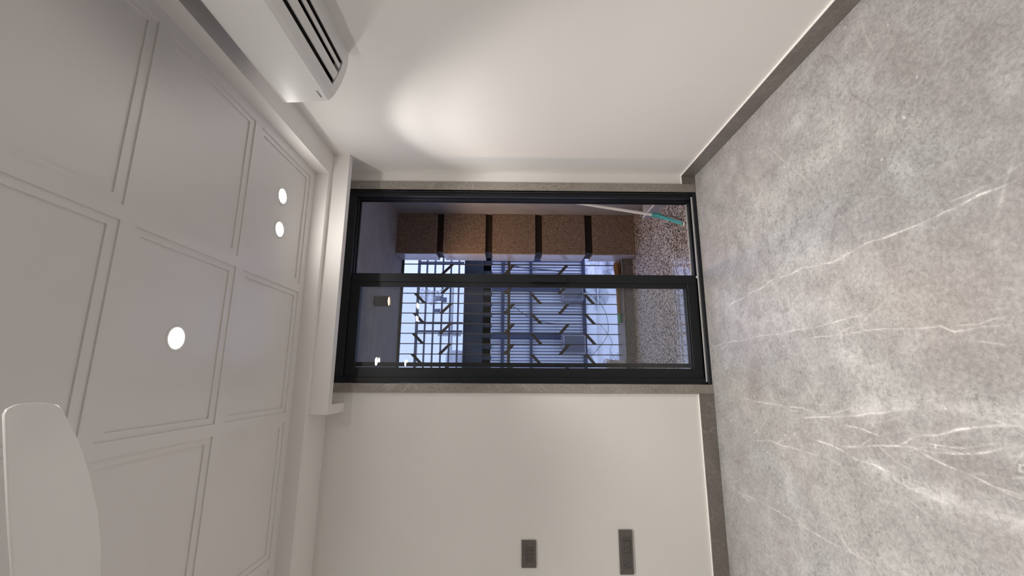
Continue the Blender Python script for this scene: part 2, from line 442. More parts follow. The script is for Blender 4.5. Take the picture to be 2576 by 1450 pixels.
CLOUDS = [
    (0.80, 0.038, [(-0.128, 1.745), (-0.094, 1.56), (-0.078, 1.413), (-0.088, 1.295), (-0.095, 1.171)]),
    (0.80, 0.033, [(-0.325, 1.69), (-0.347, 1.572), (-0.366, 1.47), (-0.377, 1.38), (-0.381, 1.3), (-0.379, 1.228)]),
    (0.50, 0.071, [(0.164, 1.771), (0.041, 1.712), (0.003, 1.626)]),
    (0.35, 0.130, [(0.479, 2.651), (0.32, 2.312), (0.3, 2.02)]),
    (0.35, 0.068, [(-0.401, 2.278), (-0.523, 2.239)]),
    (0.55, 0.041, [(0.767, 1.39), (0.693, 1.366)]),
    (0.50, 0.056, [(1.264, 1.846), (1.148, 1.798)]),
    (0.50, 0.043, [(0.858, 1.033), (0.79, 1.018)]),
    (0.45, 0.060, [(0.962, 1.95), (0.966, 1.658), (1.135, 1.548)]),
    (0.40, 0.041, [(0.926, 1.443), (0.844, 1.313)]),
    (0.30, 0.052, [(0.689, 1.197), (0.669, 1.117)]),
    (0.35, 0.117, [(0.976, 2.224), (0.625, 2.016), (0.469, 1.733)]),
    (-0.45, 0.082, [(0.776, 1.567), (0.808, 1.467)]),
    (-0.40, 0.083, [(1.217, 1.342), (1.068, 1.292)]),
    (-0.40, 0.068, [(0.958, 1.241), (0.834, 1.168)]),
    (-0.35, 0.067, [(0.984, 1.081), (0.953, 1.009)]),
    (-0.50, 0.067, [(-0.184, 1.708), (-0.223, 1.67), (-0.17, 1.576)]),
    (-0.50, 0.054, [(-0.279, 1.452), (-0.237, 1.352), (-0.266, 1.252)]),
    (-0.40, 0.089, [(-0.42, 1.802), (-0.456, 1.716)]),
    (-0.40, 0.078, [(-0.498, 1.496), (-0.48, 1.32)]),
    (-0.35, 0.073, [(0.063, 1.322), (0.02, 1.22)]),
    (-0.30, 0.105, [(0.023, 2.408), (-0.258, 2.369)]),
    (-0.30, 0.125, [(-0.504, 2.364), (-0.48, 2.606)]),
]
fx = floor_axis(XL, -1.35, 1.463, XR+0.01, 0.0036, 0.12)
fy = floor_axis(YB, 0.88, 2.93, 2.955, 0.0036, 0.12)
GX, GY = np.meshgrid(fx, fy)
vein = np.zeros_like(GX); dark = np.zeros_like(GX); cloud = np.zeros_like(GX)
twigs = []
rv = random.Random(21)
for a, w, pts in VEINS:                                  # thin threads that split off the main veins
    if a < 0.6: continue
    for _ in range(3):
        k = rv.randrange(len(pts)-1); x0, y0 = pts[k]; x1, y1 = pts[k+1]
        ang = math.atan2(y1-y0, x1-x0) + rv.choice((-1, 1))*rv.uniform(0.08, 0.5); L = rv.uniform(0.08, 0.30)
        off = rv.uniform(-0.03, 0.03)
        twigs.append((rv.uniform(0.35, 0.7), 0.0016, [(x0+off, y0+off), (x0+off+L*0.5*math.cos(ang), y0+off+L*0.5*math.sin(ang)), (x0+off+L*math.cos(ang+0.12), y0+off+L*math.sin(ang+0.12))]))
for a, w, pts in VEINS + twigs:
    pp = roughen(pts, 0.03)
    x0, x1 = min(p[0] for p in pp)-0.1, max(p[0] for p in pp)+0.1
    y0, y1 = min(p[1] for p in pp)-0.1, max(p[1] for p in pp)+0.1
    sel = (GX > x0) & (GX < x1) & (GY > y0) & (GY < y1)
    if not sel.any(): continue
    d, s, S = poly_dist(GX[sel], GY[sel], pp, True)
    ph = rv.uniform(0, 6)
    swell = 0.62 + 0.25*np.sin(s*23+ph) + 0.18*np.sin(s*61+2*ph)          # a vein swells and fades along its run
    taper = np.clip(np.minimum(s, S-s)/0.05, 0.15, 1)
    w2 = np.maximum(w*0.75*(0.6+0.6*swell), 0.0021)
    val = abs(a)*swell*taper*(np.exp(-(d/w2)**2) + 0.07*np.exp(-(d/(w2*4))**2))*1.75
    tgt = vein if a > 0 else dark
    tgt[sel] = np.maximum(tgt[sel], val)
CLOUDS += [(-0.40, 0.34, [(0.35, 1.10), (-0.25, 1.20)]), (-0.30, 0.28, [(0.95, 1.10), (0.70, 0.98)]), (0.40, 0.32, [(0.75, 2.25), (0.45, 1.95)])]
for a, r, pts in CLOUDS:
    d = poly_dist(GX, GY, pts)
    cloud += a*np.exp(-(d/r)**2)
ny, nx = GX.shape
fv = np.stack([GX.ravel(), GY.ravel(), np.zeros(GX.size)], 1)
idx = np.arange(nx*ny).reshape(ny, nx)
fq = np.stack([idx[:-1, :-1], idx[:-1, 1:], idx[1:, 1:], idx[1:, :-1]], -1).reshape(-1, 4)
me = bpy.data.meshes.new('floor')
me.vertices.add(len(fv)); me.vertices.foreach_set('co', fv.astype(np.float32).ravel())
me.loops.add(fq.size); me.loops.foreach_set('vertex_index', fq.astype(np.int32).ravel())
me.polygons.add(len(fq)); me.polygons.foreach_set('loop_start', np.arange(0, fq.size, 4, dtype=np.int32))
me.update(calc_edges=True); me.validate()
for nm, arr in (('vein', vein), ('dark_vein', dark), ('cloud', np.clip(cloud, -1, 1))):
    at = me.attributes.new(nm, 'FLOAT', 'POINT'); at.data.foreach_set('value', arr.ravel().astype(np.float32))
me.materials.append(M['marble'])
floor = bpy.data.objects.new('floor', me); COL.objects.link(floor); struct(floor, 'grey marble floor with white veins', 'floor')
base_slab = MB().box(XL-0.15, XR+0.14, YB-0.15, 3.10, -0.20, -0.002).build('floor_slab', M['far_concrete'], floor)

# ---- walls
WT = 3.10
w = MB().box(XL-0.15, -0.0475, D, WT, -0.2, 2.95)
w.box(1.328, 1.95, D, WT, -0.2, 2.95).box(-0.0475, 1.328, D, WT, 2.56, 2.95)
struct(w.build('wall_back', M['wall']), 'off-white wall around the balcony door', 'wall')
struct(MB().box(XR, XR+0.14, YB-0.15, D, -0.2, 2.95).build('wall_right', M['wall']), 'off-white wall under the air conditioner', 'wall')
struct(MB().box(XL-0.15, XL, YB-0.15, D, -0.2, 2.95).build('wall_left', M['wall']), 'off-white wall left of the ceiling fan', 'wall')
struct(MB().box(XL, XR, YB-0.15, YB, -0.2, 2.95).build('wall_rear', M['wall']), 'off-white wall behind the viewer', 'wall')

# ---- skirting
def skirting(name, x0, x1, y0, y1, label, bead):
    o = MB().box(x0, x1, y0, y1, 0, BH).build(name, M['trim'], bevel=0.0012, seg=1)
    struct(o, label, 'baseboard')
    MB().box(*bead, BH, BH+0.003).build('sealant_line', M['soffit'], o)
    return o
skirting('baseboard_right', XR-0.012, XR, YB, D, 'taupe stone skirting along the right wall', (XR-0.011, XR, YB, D))
skirting('baseboard_left', -0.1068-2.58, -0.1068, D-0.012, D, 'taupe stone skirting under the two wall plates', (-0.1068-2.58, -0.1068, D-0.011, D))
skirting('baseboard_corner', 1.388, XR-0.012, D-0.012, D, 'short taupe stone skirting between door trim and corner', (1.388, XR-0.012, D-0.011, D))

# ---- stone door trims
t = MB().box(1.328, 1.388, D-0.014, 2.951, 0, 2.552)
struct(t.build('trim_1', M['trim_lit'], bevel=0.0012, seg=1), 'taupe stone door trim nearest the right wall, painted brighter as if lit', 'door trim')
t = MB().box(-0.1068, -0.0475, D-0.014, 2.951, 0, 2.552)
struct(t.build('trim_2', M['trim_lit'], bevel=0.0012, seg=1), 'taupe stone door trim on the switch side, painted brighter as if lit', 'door trim')

# ---- curtain pelmet (front board and left return)
o = MB().box(-0.2295, XR, 2.671, 2.726, 2.4412, Z1).box(-0.2295, -0.1725, 2.726, D, 2.4412, Z1).build('trim_3', M['soffit'])
struct(o, 'white curtain pelmet box above the balcony door', 'pelmet')

# ---- soffit ring round the tray ceiling
TX0, TX1 = XL+SR, XR-SR
TY0, TY1 = YB+SB, D-SB
s = MB().box(TX1, XR, YB, D, Z1, 2.80).box(XL, TX0, YB, D, Z1, 2.80).box(TX0, TX1, TY1, D, Z1, 2.80).box(TX0, TX1, YB, TY0, Z1, 2.80)
struct(s.build('trim_4', M['soffit']), 'white lowered soffit running round the panelled ceiling', 'soffit')

# ---- panelled ceiling: stiles, then each panel recessed in two small steps
STEP = 0.0062
colR = [1.2508 - 0.7555*k for k in range(5)]; PW = 0.7035
rowB = [2.5735 - 0.6135*k for k in range(14)]; PL = 0.5580
st = MB()
def strip(x0, x1, y0, y1): st.box(x0, x1, y0, y1, Z2, Z2+0.04)
strip(TX0, TX1, rowB[0], TY1)
strip(TX0, TX1, TY0, rowB[-1]-PL)
for k, yb in enumerate(rowB):
    if k: strip(TX0, TX1, yb, rowB[k-1]-PL)
    edges = [(colR[0], TX1)] + [(colR[j], colR[j-1]-PW) for j in range(1, 5)] + [(TX0, colR[4]-PW)]
    for p_, q_ in edges: strip(p_, q_, yb-PL, yb)
st.box(TX0, TX1, TY0, TY1, Z2+0.04, Z2+0.08)
ceiling = struct(st.build('ceiling', M['ceil']), 'white ceiling of square panels recessed in two steps', 'ceiling')
IX, IY = 0.027, 0.036
fr = MB(); x0, x1, y0, y1 = -PW, 0.0, -PL, 0.0
zr0, zr1 = Z2+STEP, Z2+0.0405
fr.box(x0, x1, y1-IY, y1, zr0, zr1).box(x0, x1, y0, y0+IY, zr0, zr1)
fr.box(x0, x0+IX, y0+IY, y1-IY, zr0, zr1).box(x1-IX, x1, y0+IY, y1-IY, zr0, zr1)
frame0 = fr.build('panel_frame', M['ceil'], ceiling)
panel0 = MB().box(x0+IX, x1-IX, y0+IY, y1-IY, Z2+2*STEP, Z2+0.0405).build('ceiling_panel', M['ceil'], ceiling)
first = True
for xr in colR:
    for yb in rowB:
        if first:
            frame0.location = (xr, yb, 0); panel0.location = (xr, yb, 0); base_f, base_p = frame0.location.copy(), panel0.location.copy(); first = False
            continue
        for src, bl in ((frame0, base_f), (panel0, base_p)):
            c = src.copy(); COL.objects.link(c); c.parent = ceiling; c.location = (xr, yb, 0)

# ================================================================== BALCONY DOOR
door = empty('door_1', (0.64, 3.0, 0)); struct(door, 'black aluminium sliding door slid half open to the balcony', 'door')
FX0, FX1 = -0.045, 1.3276
j = MB().box(1.2887, FX1, 2.95, 3.072, 0.0, 2.56)
for yy in (2.985, 3.005, 3.035, 3.055): j.box(1.2835, 1.2887, yy-0.003, yy+0.003, 0.02, 2.475)
j.build('jamb', M['black_alu'], door, bevel=0.0015, seg=1)
MB().box(FX0, -0.0085, 2.95, 3.072, 0.0, 2.56).build('jamb', M['black_alu'], door, bevel=0.0015, seg=1)
hd = MB().box(-0.0085, 1.2887, 2.95, 3.072, 2.475, 2.56)
for yy in (2.985, 3.035): hd.box(-0.0085, 1.2887, yy-0.003, yy+0.003, 2.468, 2.475)
hd.build('head_rail', M['black_alu'], door, bevel=0.0015, seg=1)
sill = MB().box(FX0, FX1, 2.924, 3.075, -0.002, 0.018).box(FX0, FX1, 2.924, 2.938, 0.018, 0.024).build('sill_track', M['black_alu'], door, bevel=0.001, seg=1)
MB().box(-0.03, 1.30, 2.944, 2.950, 0.018, 0.030).build('rail', M['alu'], sill)
MB().box(-0.03, 1.29, 2.990, 2.995, 0.018, 0.030).build('rail', M['black_alu'], sill)
MB().box(-0.03, 1.29, 3.052, 3.057, 0.018, 0.027).build('rail', M['alu'], sill)
MB().box(0.712, 1.29, 3.002, 3.010, 0.018, 0.024).build('seal', M['rubber'], sill)
MB().box(0.690, 0.705, 2.951, 2.963, 0.018, 0.034).build('roller_stop', M['alu'], sill, bevel=0.002)

def sash(x0, x1, ya, yb, z0, z1, ls, rs, bead, rail):
    s = MB().box(x0, x0+ls, ya, yb, z0, z1).box(x1-rs, x1, ya, yb, z0, z1)
    s.box(x0+ls, x1-rs, ya, yb, z0, z0+rail).box(x0+ls, x1-rs, ya, yb, z1-rail, z1)
    ym = (ya+yb)/2
    if bead: s.box(x1-rs-bead, x1-rs, ya+0.006, yb-0.004, z0+rail, z1-rail)
    for a in (0.006, 0.0):       # glazing beads
        s.box(x0+ls, x1-rs-bead, ya+0.007+a, yb-0.006, z0+rail, z0+rail+0.012-a)
    o = s.build('sash', M['black_alu'], door, bevel=0.0012, seg=1)
    MB().box(x0+ls-0.006, x1-rs-bead+0.006, ym-0.0025, ym+0.0025, z0+rail-0.006, z1-rail+0.006).build('glass_pane', M['glass'], o)
    return o
sf = sash(-0.0085, 0.712, 2.968, 3.000, 0.030, 2.474, 0.066, 0.061, 0.034, 0.068)
sr = sash(0.064, 0.698, 3.014, 3.044, 0.032, 2.474, 0.029, 0.060, 0.0, 0.060)
hdl = MB().box(0.651, 0.681, 2.940, 2.953, 0.953, 1.2108)
hdl.box(0.655, 0.677, 2.953, 2.968, 1.165, 1.200).box(0.655, 0.677, 2.953, 2.968, 0.965, 1.000)
hdl.build('handle', M['black_alu'], sf, bevel=0.002)

# ================================================================== DOWNLIGHTS
ZP = Z2 + 2*STEP
def downlight(x, y, label, power=1.0, small=False):
    e = empty('downlight', (x, y, ZP)); tag(e, label, 'downlight', 'round recessed ceiling downlights')
    ring = MB().lathe([(0.040, 0.004), (0.040, -0.0015), (0.043, -0.0025), (0.052, -0.0022), (0.0535, 0.0), (0.0535, 0.004)], (x, y, ZP), 40, close=True)
    ring.build('trim_ring', M['trim_white'], e, smooth=True)
    disc = MB(); n = 28
    disc.add([(x+0.0402*math.cos(2*math.pi*k/n), y+0.0402*math.sin(2*math.pi*k/n), ZP-0.0005) for k in range(n)], [tuple(range(n-1, -1, -1))])
    disc.build('led_diffuser', M['led_small' if small else 'led'], e)
    L = bpy.data.lights.new('led_beam', 'SPOT'); L.energy = SPOT_POWER*power; L.color = LED_COLOR
    L.spot_size = math.radians(84 if small else 96); L.spot_blend = 0.36 if small else 0.85; L.shadow_soft_size = 0.035
    lo = bpy.data.objects.new('led_beam', L); COL.objects.link(lo)
    lo.parent = e; lo.location = (0, 0, -0.012)
    return e
downlight(0.995, 2.298, 'lit downlight near the door, the one nearer the air conditioner wall', 0.43, True)
downlight(0.801, 2.307, 'lit downlight near the door, the one nearer the middle of the ceiling', 0.43, True)
downlight(0.139, 1.680, 'single lit downlight in the middle of the ceiling, largest in view', 1.35)
downlight(0.160, 0.440, 'lit downlight overhead, mirrored in the glass as a single small spot', 0.2)
downlight(0.986, -0.100, 'lit downlight behind the viewer beside the air conditioner wall', 0.2, True)
downlight(0.800, -0.100, 'lit downlight behind the viewer, inner one of that pair', 0.2, True)
downlight(-1.55, 1.664, 'lit downlight beyond the ceiling fan towards the switch wall', 1.3)
downlight(-1.55, 0.440, 'added unseen downlight behind the ceiling fan on the left, for bounce light', 1.7)  # added lamp out of view, lifts the floor bounce onto the ceiling
downlight(-1.55, -1.10, 'added unseen downlight behind the viewer at left, for bounce light', 3.2)  # extra unseen lamp, run strong to brighten the ceiling by bounce
downlight(0.160, -3.60, 'lit downlight far behind the viewer in the middle of the room')

# ================================================================== AIR CONDITIONER
AY0, AY1 = 0.835, 1.7376
ac = empty('air_conditioner', (XR, (AY0+AY1)/2, 2.118)); tag(ac, 'white wall-mounted air conditioner high on the right wall', 'air conditioner')
curve = [(1.2147, 2.1887), (1.2280, 2.1750), (1.2480, 2.1625), (1.2718, 2.1510), (1.3020, 2.1385), (1.3335, 2.1290), (1.3650, 2.1220), (1.3958, 2.1179), (1.4300, 2.1170), (1.4630, 2.1178)]
def on_curve(x):
    for (a, za), (b, zb) in zip(curve[:-1], curve[1:]):
        if a <= x <= b: return za + (zb-za)*(x-a)/(b-a)
    return curve[-1][1]
OX0, OX1 = 1.262, 1.376
END = 0.047
TOPF = (1.2100, 2.390)
bd = MB()
full = curve + [(1.4630, 2.398), (1.2200, 2.398)]
front_lip = [p for p in curve if p[0] < OX0] + [(OX0, on_curve(OX0)), (OX0-0.004, 2.215), (1.2180, 2.215)]
back_lip = [(OX1, on_curve(OX1))] + [p for p in curve if p[0] > OX1] + [(1.4630, 2.215), (OX1+0.004, 2.215)]
bd.prism(front_lip, AY0+END, AY1-END).prism(back_lip, AY0+END, AY1-END)
bd.prism(full, AY0, AY0+END).prism(full, AY1-END, AY1)
bd.prism([(1.2180, 2.215), (1.4630, 2.215), (1.4630, 2.398), (1.2200, 2.398)], AY0+END, AY1-END)
bd.build('body', M['ac_white'], ac)
MB().box(1.235, 1.455, AY0+0.03, AY1-0.03, 2.3985, 2.4010).build('intake_grille', M['ac_dark'], ac)
MB().box(OX0-0.003, OX1+0.003, AY0+END+0.001, AY1-END-0.0005, 2.190, 2.214).build('outlet_cavity', M['ac_dark'], ac)
MB().box(OX1-0.002, OX1+0.003, AY0+END, AY1-END, on_curve(OX1)+0.003, 2.2).build('outlet_lining', M['ac_dark'], ac)
MB().box(OX0-0.004, OX0+0.0015, AY0+END, AY1-END, on_curve(OX0)+0.003, 2.2).build('outlet_lining', M['ac_dark'], ac)
MB().box(OX0, OX1, AY1-END-0.0012, AY1-END+0.0002, on_curve(OX0)+0.002, 2.2).build('outlet_lining', M['ac_dark'], ac)
def vane(xa, xb, lift, gap):
    p = [(xa, on_curve(xa)+lift), ((xa+xb)/2, on_curve((xa+xb)/2)+lift-0.001), (xb, on_curve(xb)+lift), (xb, on_curve(xb)+lift+0.004), (xa, on_curve(xa)+lift+0.004)]
    MB().prism(p, AY0+END+0.008, AY1-END-gap).build('louver_vane', M['ac_white'], ac)
vane(1.282, 1.318, 0.002, 0.004); vane(1.337, 1.356, 0.002, 0.008)
fp = [(1.2147, 2.1895), (1.2115, 2.2300), (1.2060, 2.3000), (1.2022, 2.3700), (1.2030, 2.3840), (1.2085, 2.3930), (1.2230, 2.3980), (1.2230, 2.1895)]
panel = MB().prism(fp, AY0-0.001, AY1+0.001).build('front_panel', M['ac_white'], ac, smooth=True, bevel=0.0)
lg = MB()
rl = random.Random(3)
yy = 1.6690
for k in range(8):
    wv = rl.uniform(0.0035, 0.0052); hh = 0.0075 if k in (0, 6) else 0.0050
    zc = 2.2115 - 0.0003*k
    lg.box(1.2118, 1.2132, yy, yy+0.0013, zc-hh/2, zc+hh/2).box(1.2118, 1.2132, yy, yy+wv, zc-hh/2, zc-hh/2+0.0014)
    if k % 2: lg.box(1.2118, 1.2132, yy+wv-0.0013, yy+wv, zc-hh/2, zc+0.0015)
    yy += wv+0.0014
lg.build('maker_mark', M['logo'], panel)

# ================================================================== CEILING FAN
HX, HY, FZ = -0.760, 1.085, 2.330
fan = empty('ceiling_fan', (HX, HY, FZ)); tag(fan, 'white ceiling fan with broad glossy blades', 'ceiling fan')
blade_pts = [(-0.0650, 0.8582), (-0.0600, 0.8680), (-0.0566, 0.8800), (-0.0555, 0.9120), (-0.0599, 0.9431), (-0.0640, 0.9540), (-0.0720, 0.9640), (-0.0991, 0.9848), (-0.1445, 1.0166),
             (-0.2188, 1.0555), (-0.3043, 1.0932), (-0.3896, 1.1200), (-0.4629, 1.1350), (-0.5600, 1.1420), (-0.6600, 1.1300), (-0.6600, 1.0200), (-0.5600, 0.9800),
             (-0.4700, 0.9560), (-0.3799, 0.9338), (-0.2654, 0.9027), (-0.1532, 0.8743), (-0.0900, 0.8590), (-0.0750, 0.8555)]
def blade(rot):
    c, s_ = math.cos(rot), math.sin(rot)
    ax = Vector((0.70, -0.175)).normalized(); ay = Vector((-ax.y, ax.x))
    m = MB(); top = []; bot = []
    for x, y in blade_pts:
        dx, dy = x-HX, y-HY
        v = dx*ay.x + dy*ay.y                         # across the blade: gentle camber and pitch
        z = FZ + 0.05*v*0.5 - 0.35*v*v
        X, Y = HX + c*dx - s_*dy, HY + s_*dx + c*dy
        bot.append((X, Y, z-0.004)); top.append((X, Y, z+0.004))
    n = len(bot)
    m.add(bot+top, [tuple(range(n)), tuple(range(2*n-1, n-1, -1))] + [(k, (k+1) % n, n+(k+1) % n, n+k) for k in range(n)])
    return m.build('blade', M['fan'], fan, smooth=True, bevel=0.0028, seg=3)
for k in range(3): blade(k*2*math.pi/3)
MB().lathe([(0.0, -0.075), (0.05, -0.072), (0.10, -0.05), (0.135, -0.015), (0.14, 0.02), (0.12, 0.05), (0.06, 0.07), (0.02, 0.075), (0.0, 0.075)], (HX, HY, FZ), 40).build('motor_housing', M['fan'], fan, smooth=True)
MB().tube([(HX, HY, FZ+0.07), (HX, HY, Z2-0.05)], 0.013, 14).build('downrod', M['fan'], fan, smooth=True)
MB().lathe([(0.013, -0.085), (0.03, -0.08), (0.062, -0.02), (0.065, 0.0), (0.0, 0.0)], (HX, HY, Z2), 32).build('canopy', M['fan'], fan, smooth=True)

# ================================================================== WALL PLATES
def plate(name, x0, x1, z0, z1, label, cat):
    e = empty(name, ((x0+x1)/2, D, z0)); tag(e, label, cat)
    MB().box(x0, x1, D-0.011, D-0.0005, z0, z1).build('cover_plate', M['plate'], e, bevel=0.002)
    return e
def module(e, xa, xb, za, zb, out=0.0135, name='switch_rocker'):
    return MB().box(min(xa, xb)+0.0004, max(xa, xb)-0.0004, D-out, D-0.009, za, zb).build(name, M['module'], e, bevel=0.0008, seg=1)
def holes(par, xc, zc, out):
    for dx, dz, r in ((0.0, 0.010, 0.0036), (0.0094, -0.0085, 0.0025), (-0.0094, -0.0085, 0.0025)):
        n = 14
        m = MB(); vs = []
        for y in (D-out-0.0006, D-out+0.003):
            vs += [(xc+dx+r*math.cos(2*math.pi*k/n), y, zc+dz+r*math.sin(2*math.pi*k/n)) for k in range(n)]
        m.add(vs, [tuple(range(n)), tuple(range(2*n-1, n-1, -1))] + [(k, (k+1) % n, n+(k+1) % n, n+k) for k in range(n)])
        m.build('socket_hole', M['hole'], par)
sp = plate('switch_plate', -1.1469, -0.9935, 1.187, 1.2761, 'graphite switch and socket plate, higher and smaller one on the back wall', 'switch plate')
za, zb = 1.206, 1.2545
module(sp, -1.0276, -1.0490, za, zb); module(sp, -1.0495, -1.0690, za, zb)
m1 = module(sp, -1.0695, -1.1160, za, zb, name='socket'); holes(m1, -1.0945, 1.2300, 0.0135)
sp = plate('socket_plate', -1.1848, -0.9348, 0.588, 0.672, 'long graphite double socket plate, lower one on the back wall', 'socket plate')
za, zb = 0.607, 0.651
module(sp, -0.9720, -0.9935, za, zb)
m1 = module(sp, -0.9940, -1.0600, za, zb, 0.0175, 'socket'); holes(m1, -1.0385, 0.6300, 0.0175)
m1 = module(sp, -1.0605, -1.1530, za, zb, 0.0155, 'socket'); holes(m1, -1.1300, 0.6300, 0.0155)

# ================================================================== BALCONY
ZF, ZC = -0.02, 2.581
bx0, bx1 = -1.35, 1.758
bf = MB().box(bx0-0.1, bx1+0.15, 3.075, 4.64, -0.2, ZF).build('balcony_floor', M['pebble']); struct(bf, 'speckled brown pebble floor of the balcony', 'floor')
MB().box(bx0, bx1, 3.076, 3.455, ZF, ZF+0.004).build('threshold_slab', M['polished'], bf)
MB().box(bx0, bx1, 3.490, 3.505, ZF, ZF+0.002).build('inlay_strip', M['polished'], bf)
struct(MB().box(bx0-0.2, bx1+0.2, 3.10, 4.80, ZC, 2.95).build('balcony_ceiling', M['plaster']), 'dark grey plastered ceiling of the balcony', 'ceiling')
struct(MB().box(bx1, bx1+0.15, 3.10, 4.86, -0.2, ZC).build('balcony_wall_right', M['plaster']), 'grey plastered balcony wall behind the mop', 'wall')
struct(MB().box(bx0-0.15, bx0, 3.10, 4.86, -0.2, ZC).build('balcony_wall_left', M['plaster']), 'grey plastered balcony wall on the far left', 'wall')
# low plinth along the right wall
pl = MB().box(1.503, bx1, 3.10, 3.905, ZF, 0.066).build('balcony_plinth', M['plaster'], bevel=0.002, seg=1); struct(pl, 'low grey plinth along the balcony wall', 'plinth')
MB().box(1.500, 1.516, 3.10, 3.906, 0.066, 0.0715).build('lit_edge_strip', M['pipe'], pl)  # light catching the plinth edge, put in as a white strip
# kerb
kb = MB().box(bx0, 1.40, 4.629, 4.92, -0.2, 0.091).build('balcony_kerb', M['kerb'], bevel=0.002, seg=1); struct(kb, 'low granite kerb under the window grille', 'kerb')
MB().box(bx0, 1.40, 4.622, 4.925, 0.091, 0.096).build('kerb_capping', M['kerb'], kb)

# stone pillar
pil = empty('stone_pillar', (1.53, 4.62, ZF)); tag(pil, 'brown granite-clad pillar with dark horizontal grooves', 'pillar')
PX0, PX1, PY0, PY1 = 1.303, bx1-0.001, 4.4877, 4.752
MB().box(PX0+0.022, PX1-0.001, PY0+0.022, PY1-0.004, ZF, ZC).build('pillar_core', M['groove'], pil)
for za, zb in ((ZF, 0.4445), (0.5250, 0.9950), (1.0690, 1.5400), (1.6130, 2.0730), (2.1400, ZC-0.001)):
    MB().box(PX0+0.002, PX1, PY0, PY1, za, zb).build('stone_block', M['granite'], pil, bevel=0.003, seg=2)
    MB().box(PX0-0.008, PX0+0.0025, PY0+0.004, PY1, za+0.002, zb-0.002).build('side_slab', M['pale_granite'], pil, bevel=0.0015, seg=1)

# balcony ceiling lamp
lx, ly = 0.6686, 3.8843
bl = empty('balcony_lamp', (lx, ly, ZC)); tag(bl, 'dark cylinder ceiling lamp with a warm face on the balcony', 'lamp')
MB().lathe([(0.0, 0.0), (0.047, 0.0), (0.047, -0.130), (0.041, -0.130), (0.041, -0.118), (0.0, -0.118)], (lx, ly, ZC), 32).build('lamp_body', M['plate'], bl, smooth=True)
MB().lathe([(0.0, -0.1195), (0.040, -0.1195), (0.040, -0.121), (0.0, -0.121)], (lx, ly, ZC), 32).build('lamp_face', M['warm_led'], bl)
L = bpy.data.lights.new('warm_beam', 'SPOT'); L.energy = 42.0; L.color = (1.0, 0.66, 0.40); L.spot_size = math.radians(150); L.spot_blend = 0.6; L.shadow_soft_size = 0.03
lo = bpy.data.objects.new('warm_beam', L); COL.objects.link(lo); lo.parent = bl; lo.location = (0, 0, -0.135)

# ---- window grille
GY_ = 4.80
gr = empty('window_grille', (0.1, GY_, 0.096)); tag(gr, 'dark steel window grille with slanting herringbone pieces', 'grille')
SP = 0.1136
xs = [0.9197 + SP*k for k in range(3, -20, -1)]
xs = [x for x in xs if x > bx0+0.02]
bar0 = MB().box(-0.0048, 0.0048, GY_-0.0048, GY_+0.0048, 0.095, ZC+0.001).build('vertical_bar', M['grille'], gr)
bar0.location = bar0.location + Vector((xs[0], 0, 0))
for x in xs[1:]: copy_of(bar0, gr, (x-xs[0], 0, 0))
MB().box(bx0, 1.40, GY_-0.012, GY_-0.004, 1.338, 1.369).build('horizontal_bar', M['grille'], gr)
MB().box(bx0, 1.40, GY_-0.012, GY_+0.012, ZC-0.025, ZC).build('horizontal_bar', M['grille'], gr)
def slant(z_right, z_left):
    """flat piece across one gap, from its right bar to its left bar; local x from 0 to -SP"""
    m = MB(); hw = 0.0215
    q = [(0.0, z_right+hw), (0.0, z_right-hw), (-SP, z_left-hw), (-SP, z_left+hw)]
    m.prism(q, GY_-0.009, GY_-0.005)
    return m.build('slanting_bar', M['grille'], gr)
bands = [(2.4155, 2.3025, 0), (2.0000, 2.1125, 1), (1.2985, 1.3985, 1), (1.0985, 0.9935, 0), (0.6840, 0.7840, 1), (0.4925, 0.3915, 0)]
gaps = [k for k, x in enumerate(xs[:-1])]
for zr, zl, par in bands:
    src = None
    for k in gaps:
        rel = round((0.9197 - xs[k])/SP)
        if rel % 2 != par: continue
        if src is None:
            src = slant(zr, zl); src.location = src.location + Vector((xs[k], 0, 0)); kx = xs[k]
        else:
            copy_of(src, gr, (xs[k]-kx, 0, 0))

# ---- plastic sheet caught on the grille
rs = random.Random(11)
pm = MB(); nx_, nz_ = 14, 18
vs = []
for i in range(nx_+1):
    for k in range(nz_+1):
        u_, v_ = i/nx_, k/nz_
        x = 0.975 - 0.165*u_ + 0.02*math.sin(7*v_)+rs.uniform(-0.006, 0.006)
        z = 2.385 - (0.30-0.10*u_)*v_ - 0.03*u_ + rs.uniform(-0.007, 0.007)
        y = 4.845 + 0.018*math.sin(9*u_+5*v_) + rs.uniform(-0.012, 0.012)
        vs.append((x, y, z))
fs = [(i*(nz_+1)+k, (i+1)*(nz_+1)+k, (i+1)*(nz_+1)+k+1, i*(nz_+1)+k+1) for i in range(nx_) for k in range(nz_)]
o = pm.add(vs, fs).build('plastic_sheet', M['plastic']); tag(o, 'crumpled clear plastic sheet caught on the upper grille bars', 'plastic sheet')
md = o.modifiers.new('thickness', 'SOLIDIFY'); md.thickness = 0.0015

